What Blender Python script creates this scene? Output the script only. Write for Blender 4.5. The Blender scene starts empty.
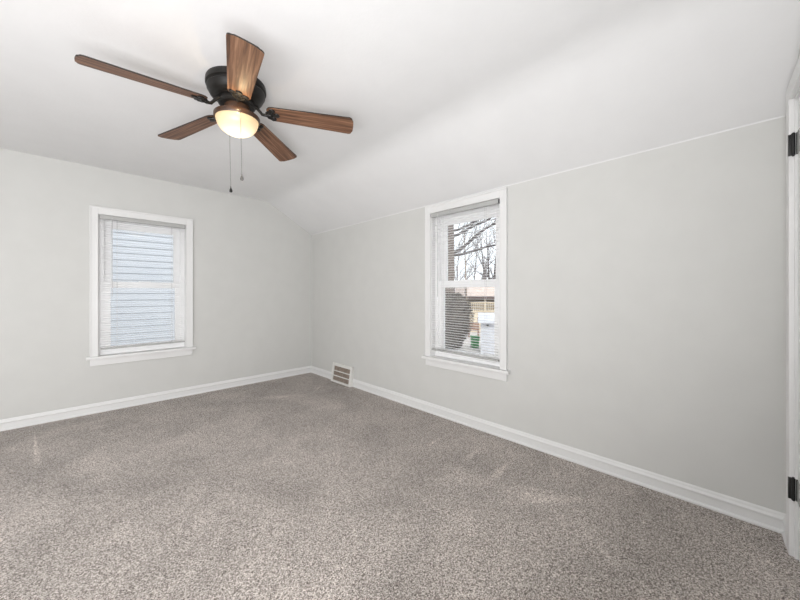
import bpy, bmesh, math, random
from mathutils import Vector, Matrix
random.seed(7)
scene = bpy.context.scene
COL = scene.collection
R = math.radians

# ------------------------------------------------------------------ camera, sky, sun, lights, exposure
F_PX, YAW, CX, CY, CZ, HORIZON = 323.324, 0.77986, -2.4029, -4.2726, 1.15, 293.38
cam_data = bpy.data.cameras.new('camera')
cam_data.sensor_fit = 'HORIZONTAL'
cam_data.sensor_width = 36.0
cam_data.lens = F_PX / 800 * 36.0
cam_data.shift_y = -(300 - HORIZON) / 800
cam_data.clip_start = 0.02
cam = bpy.data.objects.new('camera', cam_data)
COL.objects.link(cam)
cam.location = (CX, CY, CZ)
cam.rotation_euler = (R(90), 0, -YAW)
scene.camera = cam

world = bpy.data.worlds.new('sky')
scene.world = world
world.use_nodes = True
bg = world.node_tree.nodes['Background']
bg.inputs['Color'].default_value = (0.90, 0.945, 1.0, 1)
bg.inputs['Strength'].default_value = 1.9

sun_d = bpy.data.lights.new('sun', 'SUN')
sun_d.energy = 2.0
sun_d.angle = R(4)
sun_d.color = (1.0, 0.96, 0.9)
sun = bpy.data.objects.new('sun', sun_d)
COL.objects.link(sun)
sun.rotation_euler = Vector((0.45, 0.62, -0.80)).to_track_quat('-Z', 'Y').to_euler()


def area(name, loc, direction, sx, sy, watts, color=(1, 1, 1)):
    d = bpy.data.lights.new(name, 'AREA')
    d.shape = 'RECTANGLE'
    d.size, d.size_y = sx, sy
    d.energy = watts
    d.color = color
    o = bpy.data.objects.new(name, d)
    COL.objects.link(o)
    o.location = loc
    o.rotation_euler = Vector(direction).to_track_quat('-Z', 'Y').to_euler()
    return o


# added fill lights, no windows there: unseen side wall and wall behind the camera
area('side_fill', (-4.20, -2.3, 0.95), (1, 0, 0.3), 3.2, 1.5, 24, (0.985, 0.983, 1.0))
area('rear_fill', (-3.15, -4.42, 1.0), (0.15, 1, 0.75), 2.1, 1.4, 133, (0.985, 0.983, 1.0))

vs = scene.view_settings
vs.view_transform = 'Standard'
vs.look = 'None'
vs.gamma = 1.0
vs.use_curve_mapping = False
vs.exposure = 0.08


# ------------------------------------------------------------------ helpers
def srgb(r, g, b):
    def c(v):
        v /= 255
        return v / 12.92 if v <= 0.04045 else ((v + 0.055) / 1.055) ** 2.4
    return (c(r), c(g), c(b), 1)


def mat(name, color, rough=0.6, metal=0.0, spec=0.5):
    m = bpy.data.materials.new(name)
    m.use_nodes = True
    b = m.node_tree.nodes['Principled BSDF']
    b.inputs['Base Color'].default_value = color
    b.inputs['Roughness'].default_value = rough
    b.inputs['Metallic'].default_value = metal
    b.inputs['Specular IOR Level'].default_value = spec
    return m


def nodes(m):
    return m.node_tree.nodes, m.node_tree.links, m.node_tree.nodes['Principled BSDF']


def noisy(name, c1, c2, scale, rough=0.6, bump=0.0, bscale=None, stretch=(1, 1, 1), detail=4, lo=0.35, hi=0.65, spec=0.5, coord='Object', bdist=0.01):
    """colour mottled between two tones, with an optional fine bump"""
    m = mat(name, c1, rough, spec=spec)
    n, l, b = nodes(m)
    tc = n.new('ShaderNodeTexCoord')
    mp = n.new('ShaderNodeMapping')
    mp.inputs['Scale'].default_value = stretch
    l.new(tc.outputs[coord], mp.inputs['Vector'])
    nz = n.new('ShaderNodeTexNoise')
    nz.inputs['Scale'].default_value = scale
    nz.inputs['Detail'].default_value = detail
    l.new(mp.outputs['Vector'], nz.inputs['Vector'])
    cr = n.new('ShaderNodeValToRGB')
    cr.color_ramp.elements[0].position, cr.color_ramp.elements[1].position = lo, hi
    cr.color_ramp.elements[0].color, cr.color_ramp.elements[1].color = c1, c2
    l.new(nz.outputs['Fac'], cr.inputs['Fac'])
    l.new(cr.outputs['Color'], b.inputs['Base Color'])
    if bump:
        nb = n.new('ShaderNodeTexNoise')
        nb.inputs['Scale'].default_value = bscale or scale
        nb.inputs['Detail'].default_value = 3
        l.new(mp.outputs['Vector'], nb.inputs['Vector'])
        bp = n.new('ShaderNodeBump')
        bp.inputs['Strength'].default_value = bump
        bp.inputs['Distance'].default_value = bdist
        l.new(nb.outputs['Fac'], bp.inputs['Height'])
        l.new(bp.outputs['Normal'], b.inputs['Normal'])
    return m


class MB:
    """collects boxes, tubes and lathes; build() links them as one mesh object"""
    def __init__(self):
        self.bm = bmesh.new()

    def box(self, x0, x1, y0, y1, z0, z1, bevel=0.0, mtx=None):
        r = bmesh.ops.create_cube(self.bm, size=1.0)
        vs_ = r['verts']
        for v in vs_:
            v.co = Vector((x0 + (v.co.x + .5) * (x1 - x0), y0 + (v.co.y + .5) * (y1 - y0), z0 + (v.co.z + .5) * (z1 - z0)))
        if bevel:
            es = list({e for v in vs_ for e in v.link_edges})
            rb = bmesh.ops.bevel(self.bm, geom=es, offset=bevel, segments=2, profile=0.6, affect='EDGES')
            vs_ = list({v for f in rb['faces'] for v in f.verts} | {v for v in vs_ if v.is_valid})
        if mtx:
            for v in vs_:
                v.co = mtx @ v.co
        return self

    def frame(self, x0, x1, z0, z1, ix0, ix1, iz0, iz1, y0, y1, bevel=0.002):
        """rectangular ring in the xz plane"""
        self.box(x0, ix0, y0, y1, z0, z1, bevel)
        self.box(ix1, x1, y0, y1, z0, z1, bevel)
        self.box(ix0, ix1, y0, y1, iz1, z1, bevel)
        self.box(ix0, ix1, y0, y1, z0, iz0, bevel)
        return self

    def prism(self, pts, axis, a0, a1):
        """polygon extruded along x or y; pts are (other, z)"""
        f = (lambda p, a: Vector((a, p[0], p[1]))) if axis == 'x' else (lambda p, a: Vector((p[0], a, p[1])))
        v0 = [self.bm.verts.new(f(p, a0)) for p in pts]
        v1 = [self.bm.verts.new(f(p, a1)) for p in pts]
        n = len(pts)
        for i in range(n):
            self.bm.faces.new((v0[i], v0[(i + 1) % n], v1[(i + 1) % n], v1[i]))
        self.bm.faces.new(v0)
        self.bm.faces.new(v1)
        return self

    def lathe(self, prof, seg=48, at=(0, 0, 0)):
        rings = []
        for r, z in prof:
            if r < 1e-5:
                rings.append([self.bm.verts.new(Vector(at) + Vector((0, 0, z)))])
            else:
                rings.append([self.bm.verts.new(Vector(at) + Vector((r * math.cos(2 * math.pi * i / seg), r * math.sin(2 * math.pi * i / seg), z))) for i in range(seg)])
        for a, b in zip(rings, rings[1:]):
            for i in range(seg):
                j = (i + 1) % seg
                if len(a) == 1 and len(b) > 1:
                    self.bm.faces.new((a[0], b[j], b[i]))
                elif len(b) == 1 and len(a) > 1:
                    self.bm.faces.new((a[i], a[j], b[0]))
                elif len(a) > 1:
                    self.bm.faces.new((a[i], a[j], b[j], b[i]))
        return self

    def tube(self, pts, radii, seg=8):
        pts = [Vector(p) for p in pts]
        if not hasattr(radii, '__len__'):
            radii = [radii] * len(pts)
        rings = []
        for i, p in enumerate(pts):
            d = (pts[min(i + 1, len(pts) - 1)] - pts[max(i - 1, 0)]).normalized()
            ref = Vector((0, 0, 1)) if abs(d.z) < 0.9 else Vector((1, 0, 0))
            u = d.cross(ref).normalized()
            w = d.cross(u)
            rings.append([self.bm.verts.new(p + (u * math.cos(2 * math.pi * k / seg) + w * math.sin(2 * math.pi * k / seg)) * radii[i]) for k in range(seg)])
        for a, b in zip(rings, rings[1:]):
            for k in range(seg):
                self.bm.faces.new((a[k], a[(k + 1) % seg], b[(k + 1) % seg], b[k]))
        self.bm.faces.new(rings[0])
        self.bm.faces.new(rings[-1])
        return self

    def build(self, name, material, parent=None, smooth=False):
        bmesh.ops.recalc_face_normals(self.bm, faces=self.bm.faces)
        me = bpy.data.meshes.new(name)
        self.bm.to_mesh(me)
        self.bm.free()
        me.materials.append(material)
        if smooth:
            me.shade_smooth()
            try:
                me.set_sharp_from_angle(angle=R(40))
            except Exception:
                pass
        o = bpy.data.objects.new(name, me)
        COL.objects.link(o)
        if parent:
            o.parent = parent
        return o


def empty(name, loc=(0, 0, 0), rz=0.0):
    o = bpy.data.objects.new(name, None)
    COL.objects.link(o)
    o.location = loc
    o.rotation_euler = (0, 0, rz)
    o.empty_display_size = 0.1
    return o


def tag(o, label, cat=None, group=None, kind=None):
    o['label'] = label
    if cat:
        o['category'] = cat
    if group:
        o['group'] = group
    if kind:
        o['kind'] = kind
    return o


def structure(o, label=None):
    o['kind'] = 'structure'
    if label:
        o['label'] = label
    return o


FW = Vector((math.sin(YAW), math.cos(YAW), 0))
RT = Vector((math.cos(YAW), -math.sin(YAW), 0))


def far(px, dist, z):
    """a point in the yard: bearing read off the photo, distance and height in metres"""
    p = Vector((CX, CY, 0)) + (FW + RT * ((px - 400) / F_PX)) * dist
    p.z = z
    return p


def zat(py, dist):
    return CZ + (HORIZON - py) / F_PX * dist


# ------------------------------------------------------------------ materials
M = {}
M['wall'] = noisy('wall_paint', srgb(207, 207, 204), srgb(209, 209, 206), 6, 0.75, 0.06, 260, spec=0.25, bdist=0.002)
M['ceiling'] = noisy('ceiling_paint', srgb(228, 228, 228), srgb(230, 230, 230), 5, 0.85, 0.16, 42, spec=0.15, bdist=0.004)
M['trim'] = mat('white_trim_paint', srgb(228, 228, 227), 0.38)
M['vinyl'] = mat('white_vinyl', srgb(250, 250, 250), 0.35)
def slat_mat():
    m = mat('white_slat', srgb(252, 252, 252), 0.45)
    n, l, b = nodes(m)
    t = n.new('ShaderNodeBsdfTranslucent')
    t.inputs['Color'].default_value = srgb(252, 252, 252)
    mx = n.new('ShaderNodeMixShader')
    mx.inputs['Fac'].default_value = 0.62
    l.new(b.outputs['BSDF'], mx.inputs[1])
    l.new(t.outputs['BSDF'], mx.inputs[2])
    l.new(mx.outputs['Shader'], n['Material Output'].inputs['Surface'])
    return m


M['slat'] = slat_mat()
M['headrail'] = mat('grey_headrail', srgb(178, 178, 176), 0.45)
M['dark_cap'] = mat('dark_plastic', srgb(60, 60, 60), 0.5)
M['cord'] = mat('pale_cord', srgb(200, 200, 200), 0.7)
M['bronze'] = noisy('dark_bronze', srgb(20, 19, 18), srgb(29, 27, 25), 14, 0.42, spec=0.35)
M['brown_metal'] = noisy('brown_bronze', srgb(52, 35, 24), srgb(72, 48, 31), 20, 0.35)
M['hinge'] = mat('black_hinge', srgb(20, 20, 20), 0.4, 0.0)
M['hinge_leaf'] = mat('grey_hinge_leaf', srgb(165, 165, 162), 0.4, 0.0)
M['duct'] = noisy('duct_brown', srgb(150, 136, 125), srgb(176, 162, 150), 30, 0.7)
M['register'] = mat('register_white', srgb(226, 225, 221), 0.4)
M['chain'] = mat('chain_metal', srgb(120, 118, 114), 0.35, 0.8)


def glass_mat():
    m = bpy.data.materials.new('window_glass')
    m.use_nodes = True
    n, l = m.node_tree.nodes, m.node_tree.links
    n.remove(n['Principled BSDF'])
    out = n['Material Output']
    t = n.new('ShaderNodeBsdfTransparent')
    t.inputs['Color'].default_value = (0.97, 0.98, 0.98, 1)
    g = n.new('ShaderNodeBsdfGlossy')
    g.inputs['Roughness'].default_value = 0.01
    fr = n.new('ShaderNodeFresnel')
    fr.inputs['IOR'].default_value = 1.6
    mx = n.new('ShaderNodeMixShader')
    l.new(fr.outputs['Fac'], mx.inputs['Fac'])
    l.new(t.outputs['BSDF'], mx.inputs[1])
    l.new(g.outputs['BSDF'], mx.inputs[2])
    l.new(mx.outputs['Shader'], out.inputs['Surface'])
    return m


M['glass'] = glass_mat()


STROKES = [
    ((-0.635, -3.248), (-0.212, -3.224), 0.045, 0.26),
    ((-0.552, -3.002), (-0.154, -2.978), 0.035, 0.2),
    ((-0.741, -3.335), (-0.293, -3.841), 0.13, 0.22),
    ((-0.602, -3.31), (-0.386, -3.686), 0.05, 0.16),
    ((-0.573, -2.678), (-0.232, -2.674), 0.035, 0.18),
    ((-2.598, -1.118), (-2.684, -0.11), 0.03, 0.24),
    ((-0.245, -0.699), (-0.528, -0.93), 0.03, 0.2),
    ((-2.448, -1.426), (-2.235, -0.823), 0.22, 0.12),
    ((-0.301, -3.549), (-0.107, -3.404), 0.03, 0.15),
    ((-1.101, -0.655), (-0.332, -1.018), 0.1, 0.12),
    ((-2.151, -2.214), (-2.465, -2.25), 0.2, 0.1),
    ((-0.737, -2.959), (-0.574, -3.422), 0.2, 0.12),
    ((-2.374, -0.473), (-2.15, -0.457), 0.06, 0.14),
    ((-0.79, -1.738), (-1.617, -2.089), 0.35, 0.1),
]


def carpet_mat():
    m = mat('speckled_carpet', srgb(150, 142, 134), 0.95, spec=0.1)
    n, l, b = nodes(m)
    tc = n.new('ShaderNodeTexCoord')
    # yarn tufts: every tuft its own tone, over a slower drift
    nz = n.new('ShaderNodeTexVoronoi')
    nz.inputs['Scale'].default_value = 290
    l.new(tc.outputs['Object'], nz.inputs['Vector'])
    sp = n.new('ShaderNodeSeparateXYZ')
    l.new(nz.outputs['Color'], sp.inputs[0])
    nf = n.new('ShaderNodeTexNoise')
    nf.inputs['Scale'].default_value = 120
    nf.inputs['Detail'].default_value = 3
    nf.inputs['Roughness'].default_value = 0.7
    l.new(tc.outputs['Object'], nf.inputs['Vector'])
    tone = n.new('ShaderNodeMix')
    tone.data_type = 'FLOAT'
    tone.inputs['Factor'].default_value = 0.62
    l.new(sp.outputs[0], tone.inputs['A'])
    l.new(nf.outputs['Fac'], tone.inputs['B'])
    cr = n.new('ShaderNodeValToRGB')
    e = cr.color_ramp.elements
    e[0].position, e[0].color = 0.29, srgb(82, 74, 68)
    e[1].position, e[1].color = 0.71, srgb(230, 222, 215)
    mid = e.new(0.5)
    mid.color = srgb(166, 157, 150)
    l.new(tone.outputs['Result'], cr.inputs['Fac'])
    # brushed pile: soft blotches
    n2 = n.new('ShaderNodeTexNoise')
    n2.inputs['Scale'].default_value = 1.9
    n2.inputs['Detail'].default_value = 5
    n2.inputs['Roughness'].default_value = 0.6
    n2.inputs['Distortion'].default_value = 0.6
    l.new(tc.outputs['Object'], n2.inputs['Vector'])
    c2 = n.new('ShaderNodeMapRange')
    c2.inputs['From Min'].default_value, c2.inputs['From Max'].default_value = 0.33, 0.67
    c2.inputs['To Min'].default_value, c2.inputs['To Max'].default_value = 0.82, 1.16
    l.new(n2.outputs['Fac'], c2.inputs['Value'])
    total = c2.outputs['Result']

    def math_(op, a, b=None):
        k = n.new('ShaderNodeMath')
        k.operation = op
        for i, v in enumerate((a, b)):
            if v is None:
                continue
            if isinstance(v, (int, float)):
                k.inputs[i].default_value = v
            else:
                l.new(v, k.inputs[i])
        return k.outputs[0]
    # pointed vacuum-cleaner strokes: broad at one end, a tip at the other
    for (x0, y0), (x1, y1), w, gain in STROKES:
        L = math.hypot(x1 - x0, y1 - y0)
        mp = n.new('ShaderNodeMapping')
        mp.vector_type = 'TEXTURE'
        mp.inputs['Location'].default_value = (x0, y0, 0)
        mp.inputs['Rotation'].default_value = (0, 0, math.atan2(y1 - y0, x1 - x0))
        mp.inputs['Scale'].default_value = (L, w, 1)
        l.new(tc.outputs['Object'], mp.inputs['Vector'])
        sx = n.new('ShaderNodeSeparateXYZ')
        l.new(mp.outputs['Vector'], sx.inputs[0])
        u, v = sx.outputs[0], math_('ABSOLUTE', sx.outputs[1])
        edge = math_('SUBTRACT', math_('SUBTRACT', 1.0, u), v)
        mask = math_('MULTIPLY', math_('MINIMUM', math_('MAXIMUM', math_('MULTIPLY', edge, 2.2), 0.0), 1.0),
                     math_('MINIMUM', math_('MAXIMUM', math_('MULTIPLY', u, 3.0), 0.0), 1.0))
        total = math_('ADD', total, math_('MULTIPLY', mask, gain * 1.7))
    mx = n.new('ShaderNodeVectorMath')
    mx.operation = 'SCALE'
    l.new(cr.outputs['Color'], mx.inputs[0])
    l.new(total, mx.inputs['Scale'])
    l.new(mx.outputs['Vector'], b.inputs['Base Color'])
    bp = n.new('ShaderNodeBump')
    bp.inputs['Strength'].default_value = 0.45
    bp.inputs['Distance'].default_value = 0.008
    l.new(tone.outputs['Result'], bp.inputs['Height'])
    l.new(bp.outputs['Normal'], b.inputs['Normal'])
    b.inputs['Sheen Weight'].default_value = 0.15
    return m


M['carpet'] = carpet_mat()


def wood_mat():
    m = mat('walnut_blade', srgb(110, 70, 45), 0.5, spec=0.35)
    n, l, b = nodes(m)
    tc = n.new('ShaderNodeTexCoord')
    mp = n.new('ShaderNodeMapping')
    mp.inputs['Scale'].default_value = (1.2, 26, 26)
    l.new(tc.outputs['Object'], mp.inputs['Vector'])
    nz = n.new('ShaderNodeTexNoise')
    nz.inputs['Scale'].default_value = 3.2
    nz.inputs['Detail'].default_value = 6
    nz.inputs['Distortion'].default_value = 0.6
    l.new(mp.outputs['Vector'], nz.inputs['Vector'])
    cr = n.new('ShaderNodeValToRGB')
    e = cr.color_ramp.elements
    e[0].position, e[0].color = 0.30, srgb(64, 44, 33)
    e[1].position, e[1].color = 0.72, srgb(160, 124, 98)
    k = e.new(0.5)
    k.color = srgb(114, 80, 60)
    l.new(nz.outputs['Fac'], cr.inputs['Fac'])
    l.new(cr.outputs['Color'], b.inputs['Base Color'])
    return m


M['wood'] = wood_mat()
M['wood_edge'] = mat('dark_blade_edge', srgb(40, 32, 28), 0.5)


def bowl_mat():
    m = mat('lit_frosted_glass', srgb(150, 140, 120), 0.3)
    n, l, b = nodes(m)
    lw = n.new('ShaderNodeTexCoord')
    gr = n.new('ShaderNodeVectorMath')
    gr.operation = 'LENGTH'
    l.new(lw.outputs['Object'], gr.inputs[0])
    cr = n.new('ShaderNodeValToRGB')
    e = cr.color_ramp.elements
    e[0].position, e[0].color = 0.085, (1.9, 1.68, 1.22, 1)
    e[1].position, e[1].color = 0.1045, (0.62, 0.43, 0.21, 1)
    l.new(gr.outputs['Value'], cr.inputs['Fac'])
    l.new(cr.outputs['Color'], b.inputs['Emission Color'])
    b.inputs['Emission Strength'].default_value = 1.0
    return m


M['bowl'] = bowl_mat()

# ------------------------------------------------------------------ room shell
KNEE, TOP, XB = 2.004, 2.366, -0.634
XL, YB, T = -4.25, -4.476, 0.16      # unseen side wall, wall behind the camera, wall thickness
WL, WR = -1.918, -2.633             # window centres on the left wall (x) and right wall (y)
HX, HZ0, HZ1 = 0.372, 0.53, 1.927    # window holes

fl = MB().box(XL - T, T, YB - 0.5, T, -0.12, 0.0).build('floor', M['carpet'])
structure(fl, 'brown and cream speckled carpet with brushed vacuum strokes')

c = MB()
c.box(XL - T, WL - HX, 0, T, 0, 2.5).box(WL + HX, 0, 0, T, 0, 2.5)
c.box(WL - HX, WL + HX, 0, T, 0, HZ0).box(WL - HX, WL + HX, 0, T, HZ1, 2.5)
structure(c.build('wall_left', M['wall']), 'light grey gable wall with a window')
c = MB()
c.box(0, T, WR + HX, T, 0, 2.1).box(0, T, YB - 0.5, WR - HX, 0, 2.1)
c.box(0, T, WR - HX, WR + HX, 0, HZ0).box(0, T, WR - HX, WR + HX, HZ1, 2.1)
structure(c.build('wall_right', M['wall']), 'light grey knee wall with a window')
structure(MB().box(XL - T, XL, YB - 0.5, T, 0, 2.5).build('wall_side', M['wall']))

# ceiling: flat middle, both sides sloping down to the knee walls, a soft crease between
prof = [(0.02, KNEE - 0.0114), (0.0, KNEE)]
m_ = (TOP - KNEE) / -XB
for k in range(0, 9):
    u = k / 8
    a, b_, c_ = Vector((XB + 0.10, TOP - m_ * 0.10)), Vector((XB, TOP)), Vector((XB - 0.12, TOP))
    p = a * (1 - u) ** 2 + b_ * 2 * u * (1 - u) + c_ * u * u
    prof.append((p.x, p.y))
prof += [(XL - XB, TOP), (XL, KNEE), (XL - T, KNEE - 0.09), (XL - T, KNEE + 0.6), (T, KNEE + 0.6), (T, KNEE - 0.0914)]
prof = [(0.16, KNEE - 0.0914)] + prof[1:-1]
structure(MB().prism(prof, 'y', YB - 0.5, T).build('ceiling', M['ceiling'], smooth=True), 'white ceiling sloping down to the right wall')

structure(MB().prism([(0, KNEE - 0.006), (-0.0016, KNEE - 0.003), (-0.002, KNEE + 0.0011), (0, KNEE)], 'y', YB, 0).build('trim_1', M['ceiling']), 'thin painted joint between ceiling and right wall')

# wall behind the camera, with the door, turned a degree and a half off square
back = empty('wall_back', (0, YB, 0), R(1.6))
structure(back)
DX0, DX1, DTOP = -0.19, -0.95, 2.0
b = MB()
b.box(DX0 + 0.005, 0.0, -0.12, 0, 0, 2.5).box(XL - 0.1, DX1 - 0.005, -0.12, 0, 0, 2.5).box(DX1 - 0.005, DX0 + 0.005, -0.12, 0, DTOP + 0.005, 2.5)
b.build('wall_surface', M['wall'], back)

BASE_PROF = [(0, 0), (0.020, 0), (0.020, 0.009), (0.016, 0.015), (0.0115, 0.017), (0.0115, 0.058), (0.017, 0.063), (0.017, 0.070), (0.011, 0.079), (0.009, 0.088), (0.004, 0.094), (0, 0.094)]
structure(MB().prism([(-d, z) for d, z in BASE_PROF], 'x', XL, 0).build('baseboard_left', M['trim']), 'white baseboard under the left wall')
VY0, VY1 = -0.600, -1.030
bb = MB().prism([(-d, z) for d, z in BASE_PROF], 'y', VY0, 0.0)
bb.prism([(-d, z) for d, z in BASE_PROF], 'y', YB, VY1)
structure(bb.build('baseboard_right', M['trim']), 'white baseboard under the right wall')
bk = MB().prism([(d, z) for d, z in BASE_PROF], 'x', -0.12, -0.004).build('baseboard_back', M['trim'])
bk.location = (0, YB, 0)
bk.rotation_euler = (0, 0, R(1.6))
structure(bk)

door = empty('door_1', (0, YB, 0), R(1.6))
structure(door, 'white door with black hinges at the right edge')
cs = MB()
cs.box(-0.19, -0.12, 0, 0.018, 0, DTOP + 0.07, 0.003).box(DX1 - 0.07, DX1, 0, 0.018, 0, DTOP + 0.07, 0.003)
cs.box(DX1, DX0, 0, 0.018, DTOP, DTOP + 0.07, 0.003)
cs.build('door_casing', M['trim'], door)
cj = MB()
cj.box(DX0 - 0.012, DX0, -0.11, 0.002, 0, DTOP).box(DX1, DX1 + 0.012, -0.11, 0.002, 0, DTOP).box(DX1, DX0, -0.11, 0.002, DTOP - 0.012, DTOP)
cj.build('door_frame', M['trim'], door)
sl = MB()
sl.box(DX1 + 0.015, DX0 - 0.015, -0.040, -0.006, 0.012, DTOP - 0.015, 0.002)
for z0, z1 in ((0.25, 0.95), (1.10, 1.85)):           # raised panels
    for x0, x1 in ((-0.52, -0.31), (-0.83, -0.62)):
        sl.box(x0, x1, -0.008, 0.0, z0, z1, 0.006)
sl.build('door_slab', M['trim'], door)
for zc in (1.797, 0.300):
    h = MB()
    h.tube([(-0.2, 0.006, zc - 0.047), (-0.2, 0.006, zc + 0.047)], 0.0065, 14)
    h.tube([(-0.2, 0.006, zc - 0.051), (-0.2, 0.006, zc + 0.051)], 0.004, 10)
    h.box(-0.1985, -0.1905, 0.001, 0.0205, zc - 0.046, zc + 0.046, 0.001)
    h.box(-0.212, -0.2, -0.006, -0.001, zc - 0.046, zc + 0.046, 0.001)
    hg = h.build('hinge', M['hinge'], door, True)
    hg['label'] = 'black hinge'
    MB().box(-0.26, -0.214, -0.006, -0.003, zc - 0.046, zc + 0.046, 0.001).build('hinge_leaf', M['hinge_leaf'], hg)
kn = MB()
kn.lathe([(0.0, 0.05), (0.02, 0.048), (0.027, 0.035), (0.02, 0.022), (0.01, 0.018), (0.01, 0.006), (0.026, 0.004), (0.026, 0.0)], 24)
ko = kn.build('door_knob', M['hinge'], door, True)
ko.rotation_euler = (R(-90), 0, 0)
ko.location = (DX1 + 0.08, -0.006, 0.95)


# ------------------------------------------------------------------ windows and blinds (local x along the wall, y outward)
def make_window(name, loc, rz, label):
    w = empty(name, loc, rz)
    structure(w, label)
    k = MB()
    k.box(-0.420, -0.362, -0.020, 0.0, 0.545, 1.985, 0.003).box(0.362, 0.420, -0.020, 0.0, 0.545, 1.985, 0.003)
    k.box(-0.362, 0.362, -0.020, 0.0, 1.915, 1.985, 0.003)
    # raised outer bead of the casing
    k.box(-0.422, -0.412, -0.027, -0.018, 0.545, 1.988, 0.003).box(0.412, 0.422, -0.027, -0.018, 0.545, 1.988, 0.003)
    k.box(-0.412, 0.412, -0.027, -0.018, 1.973, 1.988, 0.003)
    k.build('window_casing', M['trim'], w)
    MB().box(-0.448, 0.448, -0.048, 0.0, 0.519, 0.545, 0.006).box(-0.37, 0.37, 0.0, 0.14, 0.531, 0.545).build('window_stool', M['trim'], w)
    MB().box(-0.420, 0.420, -0.018, 0.0, 0.455, 0.519, 0.004).build('window_apron', M['trim'], w)
    j = MB()
    j.frame(-0.3715, 0.3715, 0.531, 1.926, -0.357, 0.357, 0.5455, 1.913, 0.0, 0.155, 0.0)
    j.build('window_jamb', M['trim'], w)
    MB().frame(-0.357, 0.357, 0.546, 1.913, -0.318, 0.318, 0.572, 1.872, 0.055, 0.15).build('window_frame', M['vinyl'], w)
    u = MB().frame(-0.320, 0.320, 1.205, 1.874, -0.260, 0.260, 1.268, 1.803, 0.102, 0.130).build('upper_sash', M['vinyl'], w)
    MB().box(-0.262, 0.262, 0.114, 0.118, 1.266, 1.805).build('pane', M['glass'], u)
    lo = MB().frame(-0.324, 0.324, 0.565, 1.270, -0.268, 0.268, 0.622, 1.206, 0.066, 0.096)
    lo.box(-0.05, 0.05, 0.054, 0.067, 1.262, 1.275, 0.003)       # sash lock
    lo = lo.build('lower_sash', M['vinyl'], w)
    MB().box(-0.270, 0.270, 0.079, 0.083, 0.620, 1.208).build('pane', M['glass'], lo)
    return w


def make_blind(loc, rz, label, droop, cap):
    t = empty('window_blind', loc, rz)
    t.location += Matrix.Rotation(rz, 3, 'Z') @ Vector((0, -0.016, 0))
    tag(t, label, 'window blind')
    MB().box(-0.350, 0.350, -0.004, 0.028, 1.874, 1.910, 0.002).build('headrail', M['headrail'], t)
    if cap:
        MB().box(0.3505, 0.356, -0.006, 0.024, 1.876, 1.907, 0.001).build('end_cap', M['dark_cap'], t)
    s = MB()
    n = 56
    z_top, z_bot = 1.862, 0.632
    for i in range(n):
        f = i / (n - 1)
        z = z_top + (z_bot - z_top) * f
        tl = random.uniform(-.0008, .0008) + droop * max(0, f - 0.55) / 0.45
        tilt = random.uniform(-0.02, 0.02) + 0.04
        pts = []
        for q in range(5):                       # slightly crowned cross-section
            v = (q - 2) / 2
            pts.append((0.013 + 0.0105 * v, 0.0014 * (1 - v * v) + 0.0105 * v * tilt))
        top = [(p[0], p[1] + 0.0009) for p in pts]
        ring = pts + top[::-1]
        cols = []
        for x in (-0.344, -0.17, 0.0, 0.17, 0.344):
            dz = tl * (x / 0.344)
            cols.append([s.bm.verts.new((x, a, z + dz + b_)) for a, b_ in ring])
        for A, B in zip(cols, cols[1:]):
            for q in range(len(ring)):
                s.bm.faces.new((A[q], A[(q + 1) % len(ring)], B[(q + 1) % len(ring)], B[q]))
        s.bm.faces.new(cols[0])
        s.bm.faces.new(cols[-1])
    s.build('slats', M['slat'], t)
    br = MB().box(-0.346, 0.346, 0.001, 0.026, 0.603, 0.618, 0.003).build('bottom_rail', M['headrail'], t)
    br.rotation_euler = (0, math.atan2(-droop, 0.344), 0)
    br.location.x = -0.6105 * math.sin(math.atan2(-droop, 0.344))
    for x in (-0.225, 0.225):
        k = MB()
        for y in (-0.001, 0.027):
            k.tube([(x, y, 0.61), (x, y, 1.875)], 0.0008, 5)
        k.tube([(x + 0.004, 0.013, 0.61), (x + 0.004, 0.013, 1.875)], 0.0007, 5)
        k.build('ladder_cord', M['cord'], t)
    MB().tube([(-0.262, -0.010, 1.892), (-0.262, -0.012, 1.86), (-0.262, -0.012, 1.12)], 0.003, 8).build('tilt_wand', M['cord'], t, True)
    return t


make_window('window_1', (WL, 0, 0), 0, 'white double-hung window in the left wall')
make_window('window_2', (0, WR, 0), R(-90), 'white double-hung window in the right wall')
make_blind((WL, 0, 0), 0, 'white mini blind in the window facing pale blue siding', 0.002, False)
make_blind((0, WR, 0), R(-90), 'white mini blind in the window facing bare trees', -0.006, True)

# ------------------------------------------------------------------ floor register against the right wall
rg = empty('wall_register', (0, (VY0 + VY1) / 2, 0))
tag(rg, 'small white heating register by the baseboard in the room corner', 'air vent')
hw = (VY0 - VY1) / 2
bx, tx, ht = -0.058, -0.020, 0.238        # how far the foot and the top stand off the wall
sh = MB()
sh.prism([(0, 0), (bx, 0), (tx, ht), (0, ht)], 'y', -hw, -hw + 0.012)
sh.prism([(0, 0), (bx, 0), (tx, ht), (0, ht)], 'y', hw - 0.012, hw)
sh.prism([(0, ht - 0.01), (tx, ht - 0.01), (tx, ht), (0, ht)], 'y', -hw, hw)


def slope_x(z):
    return bx + (tx - bx) * z / ht


def bar(m, z0, z1, y0, y1, out=0.0, th=0.008):
    m.prism([(slope_x(z0) - out, z0), (slope_x(z1) - out, z1), (slope_x(z1) + th, z1), (slope_x(z0) + th, z0)], 'y', y0, y1)


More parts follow.
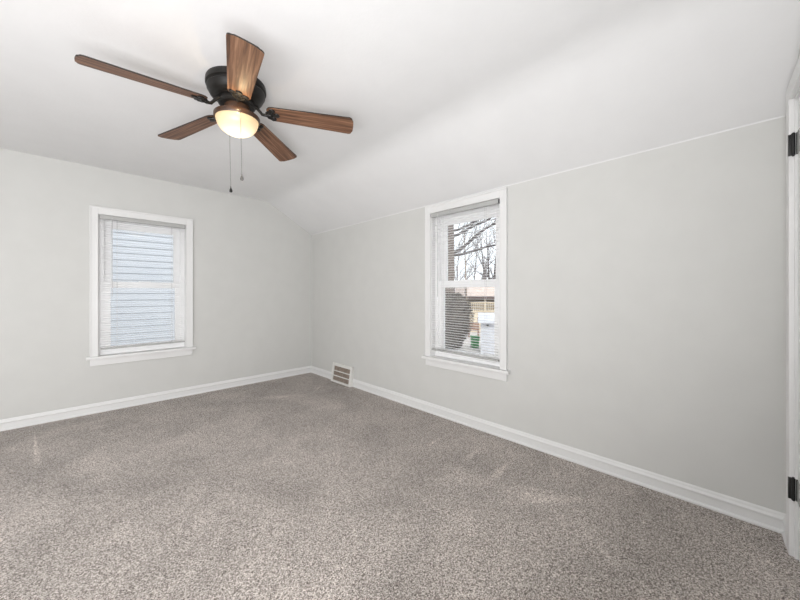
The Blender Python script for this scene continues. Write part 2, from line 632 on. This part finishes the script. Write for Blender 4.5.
bar(sh, 0.0, 0.022, -hw + 0.012, hw - 0.012)
bar(sh, 0.203, ht - 0.01, -hw + 0.012, hw - 0.012)
bar(sh, 0.022, 0.203, -hw + 0.012, -hw + 0.038)
bar(sh, 0.022, 0.203, hw - 0.038, hw - 0.012)
sh.build('register_frame', M['register'], rg)
lv = MB()
for z in (0.022 + 0.181 / 3, 0.022 + 0.362 / 3):
    bar(lv, z - 0.0055, z + 0.0055, -hw + 0.038, hw - 0.038, 0.0)
lv.build('divider_bars', M['register'], rg)
ins = MB()
for k in range(3):
    z = 0.026 + k * 0.0605
    for q in range(3):
        zz = z + q * 0.018
        ins.prism([(slope_x(zz) + 0.006, zz), (slope_x(zz) + 0.020, zz + 0.010), (slope_x(zz) + 0.021, zz + 0.009), (slope_x(zz) + 0.007, zz - 0.001)], 'y', -hw + 0.036, hw - 0.036)
ins.prism([(slope_x(0.02) + 0.024, 0.02), (slope_x(0.2) + 0.024, 0.2), (slope_x(0.2) + 0.028, 0.2), (slope_x(0.02) + 0.028, 0.02)], 'y', -hw + 0.02, hw - 0.02)
o = ins.build('louvers', M['duct'], rg)
o['label'] = 'dark brown louvers'

# ------------------------------------------------------------------ ceiling fan
FX, FY = -1.756, -2.267
fan = empty('ceiling_fan', (FX, FY, TOP))
tag(fan, 'dark bronze ceiling fan with five walnut blades and a lit bowl light', 'ceiling fan')
fan.rotation_euler = (R(1.0), R(-1.5), 0)
FS = 1.0674
fan.scale = (FS, FS, FS)
hz = lambda z: (1.15 + FS * (z - 1.15) - TOP) / FS
za = lambda z: (z - TOP) / FS
MB().lathe([(0.0, za(2.372)), (0.144, za(2.372)), (0.147, za(2.366)), (0.149, za(2.352)), (0.149, za(2.336)), (0.141, za(2.331)), (0.140, za(2.325)), (0.144, za(2.320)), (0.143, za(2.312)),
            (0.136, za(2.300)), (0.130, za(2.286)), (0.116, za(2.276)), (0.095, za(2.270)), (0.0, za(2.269))]).build('motor_housing', M['bronze'], fan, True)
MB().lathe([(0.0, hz(2.200)), (0.088, hz(2.200)), (0.092, hz(2.192)), (0.092, hz(2.174)), (0.085, hz(2.168)), (0.0, hz(2.168))]).build('flywheel', M['bronze'], fan, True)
sw = MB().lathe([(0.0, hz(2.170)), (0.062, hz(2.170)), (0.062, hz(2.140)), (0.075, hz(2.128)), (0.104, hz(2.121)), (0.114, hz(2.116)), (0.115, hz(2.098)), (0.111, hz(2.092)), (0.106, hz(2.096)), (0.0, hz(2.100))])
lk = sw.build('light_kit', M['brown_metal'], fan, True)
pb = [(0.1065, 0.0), (0.106, -0.008)]
for k in range(1, 11):
    a = k / 10 * math.pi / 2
    pb.append((0.104 * math.cos(a) if k < 10 else 0.0, -0.010 - 0.078 * math.sin(a)))
bw = MB().lathe(pb + [(0.0, 0.0)]).build('glass_bowl', M['bowl'], lk, True)
bw.location = (0, 0, hz(2.100))
bw['label'] = 'lit frosted glass bowl'


def blade_mesh():
    m = MB()
    x0, x1, w0, w1, th = 0.155, 0.625, 0.052, 0.068, 0.006
    out = []
    out.append((x0 + 0.012, -w0 + 0.006)); out.append((x0 + 0.03, -w0))
    for k in range(7):
        a = -math.pi / 2 + k / 6 * math.pi / 2
        out.append((x1 - 0.022 + 0.018 * math.cos(a), -w1 + 0.018 + 0.018 * math.sin(a)))
    for y in (-0.6, -0.3, 0.0, 0.3, 0.6):
        out.append((x1 + 0.006 * (1 - y * y) - 0.002, y * w1))
    for k in range(7):
        a = k / 6 * math.pi / 2
        out.append((x1 - 0.022 + 0.018 * math.cos(a), w1 - 0.018 + 0.018 * math.sin(a)))
    out.append((x0 + 0.03, w0)); out.append((x0 + 0.012, w0 - 0.006))
    out.append((x0, w0 - 0.02)); out.append((x0, -w0 + 0.02))
    lo = [m.bm.verts.new((x, y, -th / 2)) for x, y in out]
    hi = [m.bm.verts.new((x, y, th / 2)) for x, y in out]
    m.bm.faces.new(lo)
    m.bm.faces.new(hi)
    for i in range(len(out)):
        j = (i + 1) % len(out)
        m.bm.faces.new((lo[i], lo[j], hi[j], hi[i]))
    return m


def iron_mesh():
    m = MB()
    # S-shaped arm from the flywheel down and out, then a three-lobed plate under the blade
    m.tube([(0.075, 0, 0.030), (0.098, 0, 0.026), (0.114, 0, 0.006), (0.130, 0, -0.012), (0.150, 0, -0.013), (0.175, 0, -0.009)], [0.011, 0.0095, 0.008, 0.008, 0.009, 0.009], 10)
    m.lathe([(0.0, -0.012), (0.020, -0.011), (0.024, -0.006), (0.022, -0.003), (0.0, -0.003)], 20, (0.168, 0, 0))
    for y in (-0.030, 0.030):
        m.lathe([(0.0, -0.011), (0.014, -0.010), (0.017, -0.006), (0.015, -0.003), (0.0, -0.003)], 16, (0.184, y, 0))
        m.tube([(0.152, 0, -0.010), (0.162, y * 0.7, -0.010), (0.184, y, -0.008)], 0.007, 8)
    m.lathe([(0.0, -0.011), (0.013, -0.010), (0.016, -0.006), (0.014, -0.003), (0.0, -0.003)], 16, (0.205, 0, 0))
    return m


bl0 = blade_mesh().build('blade', M['wood'], fan)
bl0.data.materials.append(M['wood_edge'])
for pg in bl0.data.polygons:
    pg.material_index = 1 if abs(pg.normal.z) < 0.5 else 0
ir0 = iron_mesh().build('blade_iron', M['bronze'], bl0, True)
ir0['label'] = 'dark bronze scrolled blade iron'
for k in range(5):
    a = R(182.75) - k * R(72)
    if k == 0:
        bl = bl0
    else:
        bl = bl0.copy(); COL.objects.link(bl); bl.parent = fan
        ir = ir0.copy(); COL.objects.link(ir); ir.parent = bl
    bl.location = (0, 0, hz(2.158))
    bl.rotation_euler = (Matrix.Rotation(a, 3, 'Z') @ Matrix.Rotation(R(3.6), 3, 'Y') @ Matrix.Rotation(R(-12), 3, 'X')).to_euler()
# pull chains
for (dx, dy, zb, mtl, nm) in ((-0.026, -0.125, 1.737, M['chain'], 'brass'), (-0.006, 0.112, 1.728, M['bronze'], 'black')):
    ch = MB()
    ch.tube([(dx * 0.85, dy * 0.85, hz(2.106)), (dx, dy, hz(2.100)), (dx, dy, hz(2.085)), (dx, dy, hz(zb + 0.03))], 0.0012, 6)
    co = ch.build('pull_chain', M['chain'], fan)
    pe = MB().lathe([(0.0, 0.034), (0.002, 0.033), (0.003, 0.024), (0.0075, 0.012), (0.0085, 0.004), (0.006, 0.0), (0.0, -0.001)], 16, (dx, dy, hz(zb)))
    pe.build('pull_pendant', mtl, co, True)
lamp_d = bpy.data.lights.new('blade_fill', 'POINT')  # added warm point light outside the bowl, brightening the nearest blade
lamp_d.energy = 0.5
lamp_d.color = (1.0, 0.74, 0.42)
lamp_d.shadow_soft_size = 0.0
lamp = bpy.data.objects.new('blade_fill', lamp_d)
COL.objects.link(lamp)
lamp.location = (FX - 0.05, FY - 0.185, 2.15)

# ------------------------------------------------------------------ outdoors
GZ = -3.10
M['concrete'] = noisy('pale_concrete', srgb(181, 174, 171), srgb(195, 191, 187), 0.8, 0.9)
M['siding'] = noisy('pale_blue_siding', srgb(184, 189, 196), srgb(190, 194, 200), 1.5, 0.6)
M['bark'] = noisy('brown_bark', srgb(93, 82, 74), srgb(126, 113, 106), 3, 0.9, 0.5, 9, (4, 4, 0.8), bdist=0.05)
M['branch'] = noisy('dark_branch', srgb(69, 64, 65), srgb(100, 93, 93), 3, 0.9)
M['twig'] = noisy('grey_twig', srgb(92, 86, 88), srgb(124, 116, 116), 3, 0.9)
M['tan_bark'] = noisy('tan_bark', srgb(141, 124, 109), srgb(168, 154, 139), 3, 0.9)
M['evergreen'] = noisy('dark_evergreen', srgb(72, 65, 61), srgb(102, 95, 86), 3, 0.9)
M['beige'] = noisy('beige_boards', srgb(209, 192, 165), srgb(224, 210, 186), 2, 0.8)
M['shade_wall'] = noisy('shaded_beige_wall', srgb(113, 105, 93), srgb(132, 123, 112), 2, 0.8)  # beige wall behind the porch, its shade put into the darker colour
M['roofing'] = noisy('pinkish_shingle', srgb(186, 169, 159), srgb(204, 188, 180), 2.5, 0.9)
M['fascia'] = mat('brown_fascia', srgb(91, 76, 73), 0.7)
M['white_boards'] = noisy('white_boards', srgb(191, 192, 199), srgb(199, 201, 206), 2, 0.6)
M['bin_green'] = mat('green_plastic', srgb(47, 141, 76), 0.5)
M['bin_dark'] = mat('dark_green_plastic', srgb(28, 61, 42), 0.5)
M['redwood'] = noisy('reddish_boards', srgb(126, 93, 82), srgb(147, 116, 102), 2, 0.8)

gnd = MB().box(-30, 60, -30, 60, GZ - 0.3, GZ).build('ground', M['concrete'])
structure(gnd, 'pale yard and driveway outside the windows')

# neighbour's clapboard wall outside the left window
nh = empty('house', (-1.0, 3.0, GZ))
tag(nh, 'pale blue clapboard house outside the left window', 'house')
s = MB()
ex = 0.115
z = 0.0
while z < 7.6:
    s.prism([(0.0, z), (-0.018, z), (-0.004, z + ex), (0.0, z + ex)], 'x', -5.5, 6.0)
    z += ex
s.build('clapboard_siding', M['siding'], nh)
MB().box(-5.5, 6.0, 0.001, 4.0, 0, 7.6).build('house_wall', M['siding'], nh)
rf = MB()
rf.prism([(-0.5, 7.5), (2.0, 9.4), (4.5, 7.5), (4.5, 7.65), (2.0, 9.55), (-0.5, 7.65)], 'x', -5.8, 6.3)
rf.build('roof', M['roofing'], nh)


def branch(m, p, d, length, r, depth, spread=0.55, droop=0.0, rnd=random):
    """a limb that wanders, tapers and forks"""
    pts, rad = [p], [r]
    n = 4
    for i in range(n):
        d = (d + Vector((rnd.uniform(-1, 1), rnd.uniform(-1, 1), rnd.uniform(-.5, .8) - droop)) * 0.16).normalized()
        p = p + d * (length / n)
        pts.append(p)
        rad.append(r * (1 - 0.55 * (i + 1) / n))
    m.tube(pts, rad, 5 if depth > 1 else 4)
    if depth <= 0:
        return
    for i in range(1, n + 1):
        for _ in range(2 if i == n else 1):
            dd = (d + Vector((rnd.uniform(-1, 1), rnd.uniform(-1, 1), rnd.uniform(-.4, 1))) * spread).normalized()
            branch(m, pts[i], dd, length * rnd.uniform(0.5, 0.72), rad[i] * 0.62, depth - 1, spread, droop, rnd)


def bare_tree(px, dist, height, r, stems, mtl, label, seed, depth=3, reach=1.0):
    rnd = random.Random(seed)
    base = far(px, dist, GZ)
    t = empty('bare_tree', base)
    tag(t, label, 'tree', 'bare trees seen through the right window')
    tr = MB()
    tops = []
    for s_ in range(stems):
        lean = Vector((rnd.uniform(-.12, .12), rnd.uniform(-.12, .12), 1)) if stems > 1 else Vector((rnd.uniform(-.04, .04), rnd.uniform(-.04, .04), 1))
        pts, rad, p, d = [Vector((0, 0, -0.05))], [r], Vector((0, 0, 0)), lean.normalized()
        for i in range(6):
            d = (d + Vector((rnd.uniform(-.06, .06), rnd.uniform(-.06, .06), 0.02))).normalized()
            p = p + d * height / 6
            pts.append(p)
            rad.append(r * (1 - 0.13 * (i + 1)))
        tr.tube(pts, rad, 8)
        tops.append((pts, rad, d))
    tr.build('trunk', mtl, t, True)
    br = MB()
    for pts, rad, d in tops:
        for i in range(2, 7):
            for q in range(2):
                dd = Vector((rnd.uniform(-1, 1), rnd.uniform(-1, 1), rnd.uniform(.5, 1.3))).normalized()
                branch(br, pts[i], dd, reach * height * rnd.uniform(.22, .34), rad[i] * 0.6, depth - 1, 0.6, 0, rnd)
    br.build('branches', M['twig'], t)
    return t


# the big tree close behind the left edge of the right window, limbs reaching to the right
D0 = 28.0
base = far(446.5, D0, GZ)
bt = empty('large_tree', base)
tag(bt, 'thick brown tree trunk with long dark limbs, at left through the right window', 'tree')
toP = lambda px, py, dd=0.0: far(px, D0 + dd, zat(py, D0 + dd)) - base
MB().tube([(0, 0, -0.05), (0, 0, 1.0), toP(446.5, 300), toP(446.8, 260), toP(446.5, 235), toP(446, 205), toP(446, 150)], [0.85, 0.72, 0.69, 0.67, 0.66, 0.6, 0.4], 14).build('trunk', M['bark'], bt, True)
rnd = random.Random(3)
for path, r0 in (
    ([(450, 256), (462, 254), (474, 251), (484, 247.5), (496, 245)], 0.13),
    ([(450, 254), (460, 250), (467, 244), (474, 237.5), (482, 231), (489, 226.5), (500, 222)], 0.16),
    ([(450, 238), (459, 234), (468, 229), (478, 224), (486, 221), (496, 214)], 0.14),
    ([(450, 232), (458, 229.5), (467, 226), (476, 220), (484, 217.5), (496, 208)], 0.12),
    ([(450, 222), (462, 214), (474, 210), (490, 203)], 0.12),
):
    m = MB()
    dd = 0
    pts = []
    for q in path:
        pts.append(toP(q[0], q[1], dd))
        dd += rnd.uniform(-0.3, 0.5)
    m.tube(pts, [r0 * (1 - 0.5 * i / (len(pts) - 1)) for i in range(len(pts))], 7)
    for i in range(1, len(pts)):
        for _ in range(2):
            d = (pts[i] - pts[i - 1]).normalized() + Vector((rnd.uniform(-.6, .6), rnd.uniform(-.6, .6), rnd.uniform(-.3, .9)))
            branch(m, pts[i], d.normalized(), rnd.uniform(0.9, 1.6), 0.035, 2, 0.6, 0, rnd)
    m.build('limb', M['branch'], bt, True)

bare_tree(489, 47, 12.5, 0.22, 4, M['branch'], 'dark many-stemmed bare tree, rightmost through the right window', 11, 3, 0.7)
bare_tree(465.5, 34, 11.2, 0.13, 1, M['tan_bark'], 'slender tan-trunked bare tree beside the thick brown trunk', 12, 3, 0.5)
bare_tree(472.5, 62, 13.5, 0.18, 2, M['twig'], 'thin grey bare tree between the tan trunk and the many-stemmed tree', 15, 3)
bare_tree(457, 74, 16.0, 0.2, 2, M['twig'], 'pale bare tree far behind the thick brown trunk', 17, 3)


def shrub(px, dist, label):
    base = far(px, dist, GZ)
    t = empty('evergreen_shrub', base)
    tag(t, label, 'shrub')
    rnd = random.Random(5)
    MB().tube([(0, 0, -0.03), (0, 0, 0.9)], 0.09, 8).build('stem', M['bark'], t)
    m = MB()
    rows = [(0.25, 0.45), (0.8, 0.75), (1.4, 1.1), (2.1, 1.35), (2.8, 1.4), (3.5, 1.25), (4.0, 0.8), (4.25, 0.35)]
    m.lathe([(0, 0.2)] + [(r * 0.86, z_) for z_, r in rows] + [(0, 4.25)], 20)
    for i in range(2600):
        f = rnd.random()
        z_ = 0.2 + f * 4.05
        rr = 0.3
        for (za, ra), (zb, rb) in zip(rows, rows[1:]):
            if za <= z_ <= zb:
                rr = ra + (rb - ra) * (z_ - za) / (zb - za)
        a = rnd.uniform(0, 2 * math.pi)
        rr *= rnd.uniform(0.84, 1.04)
        p = Vector((rr * math.cos(a), rr * math.sin(a), z_))
        d = Vector((math.cos(a), math.sin(a), rnd.uniform(-.2, .7))).normalized()
        side = d.cross(Vector((rnd.uniform(-1, 1), rnd.uniform(-1, 1), 1))).normalized() * 0.05
        L = rnd.uniform(.12, .22)
        q = [m.bm.verts.new(p - side), m.bm.verts.new(p + side), m.bm.verts.new(p + d * L)]
        m.bm.faces.new(q)
    m.build('foliage', M['evergreen'], t)


shrub(453, 23.6, 'dark rounded evergreen shrub below the thick brown tree trunk')

# beige house with a porch railing behind the yard
hp = far(482, 36, GZ)
hs = empty('house', hp, math.atan2(RT.y, RT.x))
tag(hs, 'beige house with pinkish roof and porch railing, through the right window', 'house')
zz = lambda py, d=36.0: zat(py, d) - GZ
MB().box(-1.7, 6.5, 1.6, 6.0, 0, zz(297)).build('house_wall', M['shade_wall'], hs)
MB().prism([(-0.5, zz(297.2)), (2.0, zz(286)), (6.4, zz(286)), (6.4, zz(297))], 'x', -1.9, 6.9).build('roof', M['roofing'], hs)
MB().box(-2.2, 7.0, -0.56, -0.46, zz(299), zz(296)).build('fascia', M['fascia'], hs)
MB().box(-1.9, 6.9, -0.3, 1.6, 0, zz(312.5)).build('porch_deck', M['beige'], hs)
MB().box(-1.9, 6.9, -0.25, -0.15, zz(303.2), zz(302.2)).box(-1.9, 6.9, -0.25, -0.15, zz(311.5), zz(310.5)).build('railing', M['beige'], hs)
x = -1.9
while x < 6.9:
    post = abs((x + 1.9) % 1.8) < 0.01
    MB().box(x, x + 0.09, -0.24, -0.16, zz(312.5), zz(302.5)).build('baluster', M['beige'], hs)
    x += 0.225
for xx in (-1.9, 0.2, 2.4, 4.6, 6.7):
    MB().box(xx, xx + 0.16, -0.3, -0.12, zz(313), zz(298.5)).build('porch_post', M['beige'], hs)

# white garden shed
sp = far(488, 22.6, GZ)
sd = empty('shed', sp, math.atan2(RT.y, RT.x) - R(15))
tag(sd, 'small white shed with a pale overhanging roof beside the green bin', 'shed')
zs = lambda py: zat(py, 22.6) - GZ
MB().box(-0.5, 1.9, 0, 1.3, 0, zs(322)).build('shed_wall', M['white_boards'], sd)
MB().prism([(-0.28, zs(323)), (-0.28, zs(321.5)), (0.65, zs(313)), (1.55, zs(321.5)), (1.55, zs(323))], 'x', -0.68, 2.1).build('roof', M['white_boards'], sd)
dr = MB().box(0.1, 0.9, -0.02, 0.0, 0.02, zs(327)).build('shed_door', M['white_boards'], sd)
MB().box(-0.1, 0.05, -0.12, 0.0, zs(326.5), zs(324.5)).build('shed_lamp', M['dark_cap'], sd)

# green wheeled bin
bp_ = far(474.9, 25.2, GZ)
gb = empty('trash_bin', bp_, math.atan2(RT.y, RT.x))
gb.scale = (0.95, 0.95, 0.95)
tag(gb, 'green wheeled trash bin standing on the driveway', 'trash bin')
k = MB()
vs0 = [(-0.24, -0.28), (0.24, -0.28), (0.24, 0.28), (-0.24, 0.28)]
vs1 = [(-0.31, -0.36), (0.31, -0.36), (0.31, 0.36), (-0.31, 0.36)]
lo = [k.bm.verts.new((x, y, 0.06)) for x, y in vs0]
hi = [k.bm.verts.new((x, y, 0.92)) for x, y in vs1]
k.bm.faces.new(lo); k.bm.faces.new(hi)
for i in range(4):
    k.bm.faces.new((lo[i], lo[(i + 1) % 4], hi[(i + 1) % 4], hi[i]))
k.build('bin_body', M['bin_green'], gb)
MB().box(-0.33, 0.33, -0.39, 0.38, 0.92, 0.98, 0.02).build('lid', M['bin_green'], gb)
MB().tube([(-0.28, 0.43, 0.88), (0.28, 0.43, 0.88)], 0.025, 8).build('handle', M['bin_dark'], gb)
for x in (-0.27, 0.27):
    MB().tube([(x - 0.03, 0.28, 0.12), (x + 0.03, 0.28, 0.12)], 0.12, 14).build('wheel', M['bin_dark'], gb)

# low reddish fence between yard and porch
fp = far(466, 31, GZ)
fe = empty('fence', fp, math.atan2(RT.y, RT.x))
tag(fe, 'low reddish brown board fence behind the shrub and the bin', 'fence')
zf = lambda py: zat(py, 31) - GZ
k = MB()
for i in range(5):
    k.box(-2.4, 1.25, -0.02, 0.02, zf(331) + i * 0.17, zf(331) + i * 0.17 + 0.14)
k.build('fence_boards', M['redwood'], fe)
for x in (-2.4, -1.2, 0.3, 1.2):
    MB().box(x - 0.07, x + 0.07, 0.02, 0.14, 0, zf(318)).build('fence_post', M['redwood'], fe)
